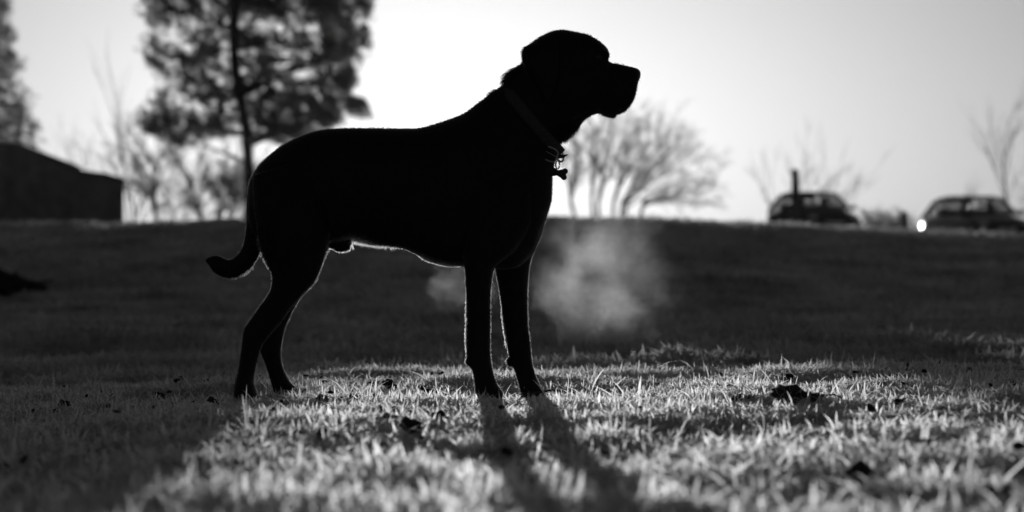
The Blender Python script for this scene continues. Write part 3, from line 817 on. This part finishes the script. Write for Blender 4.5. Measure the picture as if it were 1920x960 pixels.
fir_poly = [(-190, 300), (-80, 300), (0, 285), (60, 282), (78, 262), (60, 250), (78, 212), (40, 200), (52, 165), (20, 150), (38, 110), (14, 90), (26, 55), (2, 35), (16, 10), (-6, -40), (-20, -120), (-60, -260), (-110, -150), (-150, 0), (-180, 150)]
conifer("conifer_tree", [(-70, 380), (-68, 200), (-64, 0), (-60, -200)], 150, fir_poly, [(20, 240, 40, 30, .5), (0, 100, 40, 80, 1.6)], 4300,
        "pale hazy conifer at the left edge, behind the shed", .36, .048, M['needle_far'], 1.4, .35, 52, 60, base=1.6, nn=14)

def leafy_shrub(px0, px1, d, top_py, label, n, seed, name="shade_shrub", dome=0.0):
    r = np.random.default_rng(seed)
    x0, x1 = (px0 - HX) * d / F, (px1 - HX) * d / F; xc = (x0 + x1) / 2; gz = float(ground_z(xc, d))
    root = empty(name, (xc, d, gz), label, "shrub")
    ztop = CAM_H + (HY - top_py) * d / F
    st = MB()
    for i in range(12):
        a = x0 + (x1 - x0) * (i + .5) / 12
        st.tube([(a, d, float(ground_z(a, d)) - .1), (a + r.normal(0, .1), d + r.normal(0, .1), gz + (ztop - gz) * .35), (a + r.normal(0, .2), d + r.normal(0, .2), gz + (ztop - gz) * .6)], [.03, .02, .008], 5)
    st.obj("stem", M['bark'], root)
    x = r.uniform(x0 + .1, x1 - .02, n); t = r.random(n)
    edge = np.minimum(1, (np.minimum(x - x0, x1 - x) / .25 + .55)) * (0.88 + .16 * vnoise(x * 2, x * 0, 5))
    edge = edge * (1 - dome * .85 * smoothstep(0, 1, (x - x0) / (x1 - x0)))
    z = gz + t * (ztop - gz) * edge; y = d + r.normal(0, .3, n)
    V = needles(x, y, z, 8, .09, .045, r); k = len(V) // 3
    cr = link_mesh("foliage", np_mesh("foliage", V, np.arange(len(V)), np.arange(k) * 3, np.full(k, 3)), M['needle'], root); cr['kind'] = 'stuff'
leafy_shrub(-40, 48, 19, 508, "low dark bramble clump on the bank at the left edge", 2600, 62, "bramble_bush", 1.0)
leafy_shrub(480, 760, 40, 312, "wide dense dark shrub on the bank behind the dog's flank", 5200, 61)  # unseen shade caster, sized to stay behind the dog and darken the left grass
leafy_shrub(902, 990, 40, 318, "narrow dark shrub on the bank behind the dog's chest", 1100, 63)  # also unseen, added to dim the grass at the far right

# ------------------------------------------------------------------ the shed
def build_shed():
    d = 55.0
    def W(px, py, dd=d): return Vector(P(px, py, dd))
    c0 = W(232, 425); root = empty("shed", (c0.x, d + .15, float(ground_z(c0.x, d))), "dark timber shed with a low pitched roof at the left edge", "shed")
    base = float(ground_z(W(100, 425).x, d)) - .3
    roofline = [(-230, 262), (40, 271), (150, 313)]
    ext = [(150, 319), (176, 322.5), (196, 324), (232, 335.5)]
    def wall(line, d0, d1, name):
        mb = MB(); top = [W(a, b, d0) for a, b in line]
        v = []
        for t in top: v += [(t.x, d0, base), (t.x, d0, t.z - .06), (t.x, d1, t.z - .06), (t.x, d1, base)]
        f = []
        for i in range(len(top) - 1):
            a, b = i * 4, (i + 1) * 4
            f += [(a, b, b + 1, a + 1), (a + 1, b + 1, b + 2, a + 2), (a + 2, b + 2, b + 3, a + 3)]
        f += [(0, 1, 2, 3), tuple((len(top) - 1) * 4 + k for k in (3, 2, 1, 0))]
        mb.add(v, f); return mb.obj(name, M['board'], root)
    wall(roofline, d, d + 7, "wall"); wall(ext, d + .15, d + 5, "wall")
    def roof(line, d0, d1, nm):
        mb = MB(); top = [W(a, b, d) for a, b in line]; v = []; n = len(top)
        for t in top: v += [(t.x, d0 - .12, t.z - .055), (t.x, d0 - .12, t.z), (t.x, d1 + .12, t.z), (t.x, d1 + .12, t.z - .055)]
        f = []
        for i in range(n - 1):
            a, b = i * 4, (i + 1) * 4
            for k in range(4): f.append((a + k, b + k, b + (k + 1) % 4, a + (k + 1) % 4))
        f += [(3, 2, 1, 0), tuple((n - 1) * 4 + k for k in range(4))]
        mb.add(v, f); mb.obj("roof", M['roofing'], root)
    roof(roofline, d, d + 7, "roof"); roof(ext, d + .15, d + 5, "roof")
    rs = random.Random(4)
    def boards(line, d0):
        xs = [a for a, b in line]; ys = [b for a, b in line]
        p = xs[0] + 1
        while p < xs[-1] - 3:
            w = min(rs.uniform(11.5, 13.5), xs[-1] - .5 - p); q = p + w - .8
            a, b = W(p, np.interp(p, xs, ys), d0), W(q, np.interp(q, xs, ys), d0)
            pr = rs.uniform(.016, .032)
            mb = MB(); mb.add([(a.x, d0 - pr, base), (b.x, d0 - pr, base), (b.x, d0 + .004, base), (a.x, d0 + .004, base),
                               (a.x, d0 - pr, a.z - .075), (b.x, d0 - pr, b.z - .075), (b.x, d0 + .004, b.z - .075), (a.x, d0 + .004, a.z - .075)],
                              [(0, 3, 2, 1), (4, 5, 6, 7), (0, 1, 5, 4), (1, 2, 6, 5), (2, 3, 7, 6), (3, 0, 4, 7)])
            mb.obj("wall_board", M['board'], root); p += w
    boards(roofline, d); boards(ext, d + .15)
    root.rotation_euler = (0, 0, math.radians(9.5))
build_shed()

# ------------------------------------------------------------------ cars on the plateau
def car(px, d, yaw, label, scale=1.0, lower=0.0, paint=None):
    paint = paint or M['paint']
    x0 = (px - HX) * d / F; gz = float(ground_z(x0, d)) + lower
    root = empty("parked_car", (0, 0, 0), label, "car", "cars parked beyond the bank")
    T = Matrix.Translation((x0, d, gz)) @ Matrix.Rotation(yaw, 4, 'Z') @ Matrix.Scale(scale, 4)
    kids = []
    def fin(mb, name, mat, parent=root, smooth=True):
        mb.v = [tuple(T @ Vector(q)) for q in mb.v]
        return mb.obj(name, mat, parent, smooth)
    root.location = (x0, d, gz)
    # lower body: rings along the length, front at +X
    secs = [(-2.02, .42, .62, .62), (-2.0, .34, .86, .76), (-1.85, .27, .97, .83), (-1.3, .24, .99, .87), (-.5, .23, .97, .88), (.5, .23, .95, .88), (1.0, .24, .93, .87), (1.5, .26, .86, .85), (1.85, .30, .76, .80), (2.0, .38, .66, .70), (2.04, .44, .58, .58)]
    b = MB(); rings = []
    for (x, z0, z1, hw) in secs:
        c = Vector((x, 0, (z0 + z1) / 2)); rings.append(lathe_ring(c, Vector((0, 0, (z1 - z0) / 2)), Vector((0, hw, 0)), 24, 4.0))
    b.rings(rings); body = fin(b, "body", paint)
    r = MB(); rings = []
    for (x, z, hw) in ((-1.62, 1.36, .52), (-1.3, 1.45, .58), (-.6, 1.49, .60), (0, 1.48, .60), (.32, 1.43, .57)):
        rings.append(lathe_ring(Vector((x, 0, z - .015)), Vector((0, 0, .020)), Vector((0, hw, 0)), 16, 3.0))
    r.rings(rings); fin(r, "roof", paint)
    for s in (-1, 1):
        for (a, c2, rad) in (((1.02, .78, .93), (.30, .57, 1.42), .05), ((-.35, .82, .96), (-.42, .60, 1.46), .035), ((-1.92, .74, .92), (-1.58, .52, 1.36), .06), ((-1.35, .80, .96), (-1.18, .58, 1.43), .03)):
            p = MB(); p.tube([(a[0], s * a[1], a[2]), (c2[0], s * c2[1], c2[2])], rad, 8); fin(p, "pillar", paint)
        for (a, b2, c2, d2) in (((.96, .795, .94), (-.31, .825, .97), (-.38, .61, 1.43), (.26, .585, 1.40)), ((-.40, .825, .97), (-1.32, .80, .97), (-1.15, .59, 1.41), (-.46, .61, 1.43))):
            g = MB(); q = [Vector((v[0], s * v[1], v[2])) for v in (a, b2, c2, d2)]; off = Vector((0, s * .006, 0))
            g.add([v for v in q] + [v + off for v in q], [(0, 1, 2, 3), (7, 6, 5, 4), (0, 4, 5, 1), (1, 5, 6, 2), (2, 6, 7, 3), (3, 7, 4, 0)]); fin(g, "side_window", M['glass'], root, False)
        for wx in (-1.27, 1.30):
            t = MB(); rr = []
            for k in range(24):
                a = 2 * math.pi * k / 24; ca, sa = math.cos(a), math.sin(a)
                rr.append([Vector((wx + ca * q, s * y, .31 + sa * q)) for q, y in ((.20, .66), (.28, .64), (.31, .68), (.31, .82), (.28, .86), (.20, .84))])
            t.rings(rr, closed=True); w = fin(t, "wheel", M['tyre'])
            m = MB(); m.rings([[Vector((wx + .205 * math.cos(2 * math.pi * k / 20), s * y, .31 + .205 * math.sin(2 * math.pi * k / 20))) for k in range(20)] for y in (.70, .835)]); fin(m, "rim", M['rim'], w, False)
        h = MB(); h.ellipsoid((1.86, s * .60, .66), (.14, .15, .075)); fin(h, "headlight", M['lamp'])
        h = MB(); h.ellipsoid((-1.95, s * .62, .80), (.07, .13, .09)); fin(h, "tail_light", M['tyre'])
        h = MB(); h.ellipsoid((.78, s * .97, 1.0), (.07, .11, .07)); fin(h, "wing_mirror", paint)
        h = MB(); h.tube([(-.30, s * .895, .86), (-.12, s * .898, .87)], .014, 6); fin(h, "door_handle", paint)
    for (q, nm) in ((((1.05, -.76, .94), (1.05, .76, .94), (.34, .55, 1.415), (.34, -.55, 1.415)), "windscreen"), (((-1.93, .70, .94), (-1.93, -.70, .94), (-1.64, -.50, 1.34), (-1.64, .50, 1.34)), "rear_window")):
        g = MB(); q = [Vector(v) for v in q]; off = Vector((.006 if nm == "windscreen" else -.006, 0, .006))
        g.add(q + [v + off for v in q], [(0, 1, 2, 3), (7, 6, 5, 4), (0, 4, 5, 1), (1, 5, 6, 2), (2, 6, 7, 3), (3, 7, 4, 0)]); fin(g, nm, M['glass'], root, False)
    for s in (-1, 1):
        h = MB(); h.ellipsoid((.15, s * .36, .80), (.12, .22, .36)); fin(h, "seat", M['tyre'])
        h = MB(); h.ellipsoid((.06, s * .36, 1.22), (.05, .12, .09)); fin(h, "head_rest", M['tyre'])
    h = MB(); h.rings([lathe_ring(Vector((-1.0, yy, .80)), Vector((0, 0, .36)), Vector((.10, 0, 0)), 14, 3.0) for yy in (-.66, 0, .66)]); fin(h, "rear_seat", M['tyre'])
    h = MB(); h.rings([lathe_ring(Vector((.72, yy, .90)), Vector((0, 0, .13)), Vector((.16, 0, 0)), 14, 3.0) for yy in (-.70, 0, .70)]); fin(h, "dashboard", M['tyre'])
    pl = MB(); pl.box((2.03, -.26, .46), (2.055, .26, .57)); fin(pl, "number_plate", M['plate'], root, False)
    gr = MB(); gr.box((1.99, -.42, .60), (2.035, .42, .66)); fin(gr, "grille", M['tyre'], root, False)
car(1524, 70, math.radians(-79), "dark parked car with see-through windows, behind the upright dark post", 1.0, -.16, M['dullpaint'])
car(1829, 66, math.radians(-77), "dark parked car furthest right, sun glinting on its left edge", 1.0, -.27)

def post(name, px, d, top, w, mat, label, group=None, cap=None):
    x0 = (px - HX) * d / F; gz = float(ground_z(x0, d)); zt = CAM_H + (HY - top) * d / F
    root = empty(name, (x0, d, gz), label, "post")
    hw = w * d / F / 2
    mb = MB(); mb.tube([(x0, d, gz - .2), (x0, d, zt - .04)], hw, 12); mb.obj("shaft", mat, root, True)
    c = MB(); c.ellipsoid((x0, d, zt - .045), (hw * 1.08, hw * 1.08, .045)); c.obj("cap", cap or mat, root, True)
post("wooden_post", 1491, 58, 317, 14, M['post'], "tall dark post standing in front of the left car")
post("stump_post", 1696, 62, 396, 13, M['post'], "stubby dark post just left of the rightmost car")

# ------------------------------------------------------------------ things lying in the grass
def on_ground(px, py, lift=0.0):
    """where the sight line through a pixel comes down to the lawn"""
    lo = 1.8
    for d in np.arange(1.8, 12, .01):
        p = P(px, py, d)
        if p[2] <= float(ground_z(p[0], d)) + lift: return Vector(p)
    return Vector(P(px, py, 9))

def leaf(px, py, w, h, label, roll=0.0, seed=0, yaw=None):
    rs = random.Random(seed * 17 + 3)
    o = on_ground(px, py, .014); s = w / F * o.y
    lobes = rs.choice((3, 4, 5)); n = 26
    V = [Vector((0, 0, 0))]; fr = [0.0]
    rings = (.5, .92, 1.0)
    for q in rings:
        for k in range(n):
            a = 2 * math.pi * k / n
            rad = (.38 + .055 * math.cos(lobes * a + seed) + .03 * math.sin(9 * a + seed) + .035 * math.sin(2 * a + 2 * seed) + .02 * rs.random()) * q * 1.15
            V.append(Vector((rad * math.cos(a) * 1.15, rad * math.sin(a) * .8, 0))); fr.append({.5: .0, .92: .02, 1.0: .75}[q])
    flat = h <= .45 * w
    curl = rs.uniform(.1, .4) if flat else rs.uniform(.4, 1.2); cr2 = rs.uniform(-.25, .35)
    out = []
    R = Matrix.Rotation(yaw if yaw is not None else rs.uniform(0, 6.28), 3, 'Z')
    T = Matrix.Rotation(roll, 3, 'Y') @ Matrix.Rotation(math.radians(rs.uniform(50, 75)) if h > .45 * w else math.radians(rs.uniform(18, 35)), 3, 'X')
    for v in V:
        v = Vector((v.x, v.y, curl * v.y * v.y + cr2 * v.x * v.x + .03 * math.sin(14 * v.x + seed)))
        out.append(o + (T @ (Matrix.Rotation(rs.uniform(-.02, .02), 3, 'Z') @ v)) * s)
    f = [(0, 1 + k, 1 + (k + 1) % n) for k in range(n)]
    for j in range(2):
        for k in range(n): f.append((1 + j * n + k, 1 + (j + 1) * n + k, 1 + (j + 1) * n + (k + 1) % n, 1 + j * n + (k + 1) % n))
    root = empty("fallen_leaf", o, label, "leaf", "dead leaves fallen on the frosted lawn")
    me = bpy.data.meshes.new("blade"); me.from_pydata([tuple(v) for v in out], [], f); me.update()
    at = me.attributes.new("frost", 'FLOAT', 'POINT'); at.data.foreach_set("value", fr)
    b = link_mesh("blade", me, M['deadleaf'], root, True)
    st = MB(); a = out[1 + 2 * n]; dirv = (a - o).normalized() * s * .35
    st.tube([a - dirv * .2, a + dirv * .5, a + dirv + Vector((0, 0, -.1 * s))], [s * .02, s * .016, s * .012], 5); st.obj("stalk", M['deadleaf'], root)

LEAVES = [
 (121, 758, 24, 14, "dark curled leaf in the shaded grass near the left edge", .2), (104, 772, 13, 20, "upright dark leaf in front of the leftmost curled leaf", .9), (300, 743, 22, 22, "narrow pointed dark leaf tilted up in the shade left of the hind legs", .8),
 (317, 735, 9, 8, "tiny round dark leaf just behind the pointed one", 0), (527, 755, 16, 15, "small dark leaf right in front of the forward hind paw", .3), (512, 771, 18, 16, "dark leaf below the small one by the hind paw", -.2),
 (606, 748, 24, 18, "ragged dark leaf standing up between hind paw and midfield stick leaf", .4), (663, 748, 26, 16, "dark slanting leaf left of a square-cut one", -.6), (700, 743, 16, 10, "square-cut dark leaf just left of the upright stick-like leaf", 0),
 (732, 724, 34, 28, "long stick-like leaf jutting up from the sunlit grass midway under the belly", .75), (812, 736, 34, 10, "flat dark leaf lying in sharp grass left of the front paws", .05), (823, 783, 36, 34, "big blurred dark leaf, upright, left of the front leg shadow", .1),
 (722, 781, 44, 18, "wide blurred leaf left of the big upright one", -.1), (772, 800, 48, 24, "blurred arched leaf below the wide one, with pale grass in it", .2), (607, 815, 36, 22, "large blurred leaf in the lit grass lower left of the belly", .1),
 (524, 811, 13, 8, "tiny dark leaf in lit grass below the hind legs", 0), (557, 811, 15, 9, "second tiny leaf, left of the large blurred one", .2), (713, 764, 12, 8, "small dark leaf just above the wide blurred leaf", .3),
 (1390, 746, 44, 18, "dark leaf under frosted blades, left end of the big fallen leaf", -.15), (1490, 745, 92, 20, "largest dead leaf, spread flat with a frosted rim, right of centre", .08), (1480, 707, 19, 20, "upright dark leaf standing above the grass line on the right", .9),
 (1352, 702, 9, 17, "thin upright dark leaf left of the largest leaf", .9), (1368, 716, 18, 14, "frost-edged curled leaf above the largest leaf's left end", .5), (1633, 766, 22, 16, "dark triangular leaf among blurred blades on the right", .5),
 (1683, 754, 27, 12, "dark hollow leaf right of the triangular one", -.3), (1655, 722, 18, 12, "small dark winged leaf on the right grass line", .2), (1733, 696, 12, 6, "tiny far leaf behind the right grass line", 0),
 (1897, 716, 15, 13, "dark round leaf at the right edge", .4), (1907, 721, 13, 10, "dark round leaf touching the one at the right edge", -.2), (1858, 724, 12, 20, "dark narrow leaf leaning behind tall blurred blades at right", .8),
 (1613, 886, 62, 34, "big blurred dark leaf in the bottom right foreground", .1), (1730, 827, 34, 14, "blurred dark leaf right of the big foreground one", -.1)]
for i, (px, py, w, h, lab, roll) in enumerate(LEAVES): leaf(px, py, w, h, lab, roll, i + 1)

def stick(name, pts, r0, r1, label, lift=.012):
    q = [on_ground(a, b, .02) + Vector((0, 0, 0)) for a, b in pts]
    y = sum(v.y for v in q) / len(q)
    q = [Vector(P(a, b, y + .02 * i)) for i, (a, b) in enumerate(pts)]
    mb = MB(); mb.tube(q, [r0 + (r1 - r0) * i / (len(q) - 1) for i in range(len(q))], 7)
    o = mb.obj(name, M['stick'], None, True); return tag(o, label, "stick")
stick("stick", [(962, 742), (990, 739.5), (1018, 734.5), (1036, 732), (1060, 734.5), (1084, 737)], .0032, .0018, "thin curved stick lying by the far front paw")
stick("grass_stem", [(1083, 744), (1086, 732), (1092, 726), (1098, 729), (1102, 742)], .0016, .0012, "dry stem bent into a small arch right of the stick")

def litter():
    """crumbs of dead leaf too small to pick apart"""
    r = np.random.default_rng(91); x, d = scatter(170, 2.4, 6.4, 1.1, 92)
    V = []; f = []
    for a, b in zip(x, d):
        c = Vector((a, b, float(ground_z(a, b)) + r.uniform(.012, .028))); q = r.uniform(.004, .009)
        R = Matrix.Rotation(r.uniform(0, 6.28), 3, 'Z') @ Matrix.Rotation(r.uniform(.3, 1.5), 3, 'X')
        n = 7; k0 = len(V); V.append(c + R @ Vector((0, 0, .25 * q)))
        for k in range(n):
            t = 2 * math.pi * k / n; m = q * r.uniform(.6, 1.1)
            V.append(c + R @ Vector((m * math.cos(t) * 1.3, m * math.sin(t), r.normal(0, .15) * q)))
        f += [(k0, k0 + 1 + k, k0 + 1 + (k + 1) % n) for k in range(n)]
    o = new_mesh("leaf_litter", V, f, M['deadleaf'])
    tag(o, "crumbs of dead leaf strewn through the frosted grass", None, None, 'stuff')
litter()

def ice():
    r = np.random.default_rng(77); x, d = scatter(420, 2.3, 6.3, 1.0, 78)
    mb = MB()
    for a, b in zip(x, d):
        z = float(ground_z(a, b)) + r.uniform(.012, .035); q = r.uniform(.0007, .0016)
        mb.ellipsoid((a, b, z), (q, q, q), 6, 4)
    tag(mb.obj("frost_beads", M['ice'], None, True), "tiny frozen droplets glinting in the grass", None, None, 'stuff')
    p = P(1868, 893, 2.5); mb = MB(); mb.ellipsoid((p[0], p[1], p[2]), (.0034, .0024, .0052), 14, 9)
    tag(mb.obj("ice_drop", M['ice'], None, True), "bright frozen drop glowing in the lower right grass", "ice drop")
ice()

# ------------------------------------------------------------------ the dog's breath
def breath(px, py, rx, ry, depth, d, label, mat, rot=0.0):
    c = P(px, py, d); s = d / F
    bm = bmesh.new(); bmesh.ops.create_icosphere(bm, subdivisions=3, radius=1.0)
    me = bpy.data.meshes.new("breath_cloud"); bm.to_mesh(me); bm.free()
    o = link_mesh("breath_cloud", me, mat, None, True)
    o.location = c; o.scale = (rx * s, depth, ry * s); o.rotation_euler = (0, rot, 0)
    return tag(o, label, "breath", "breath drifting from the dog")
breath(1132, 508, 205, 182, .16, D + .12, "large pale cloud of breath hanging in front of the dog's chest", volume("breath_air", 1.15, .5, scale=11.0, lo=.38, hi=.68))
breath(872, 528, 108, 72, .06, D + .02, "small wisp of breath drifting under the dog's breast, between its front legs", volume("breath_wisp", 1.3, .5, scale=16.0, lo=.40, hi=.75))

# ------------------------------------------------------------------ thin frosty haze over the whole place
HAZE = 0.5e-4
if HAZE > 0:
    mb = MB(); mb.box((-1300, -60, -3), (1300, 1300, 30))
    tag(mb.obj("haze", volume("haze_air", HAZE, .6, falloff=False)), "thin frosty morning haze", None, None, 'stuff')
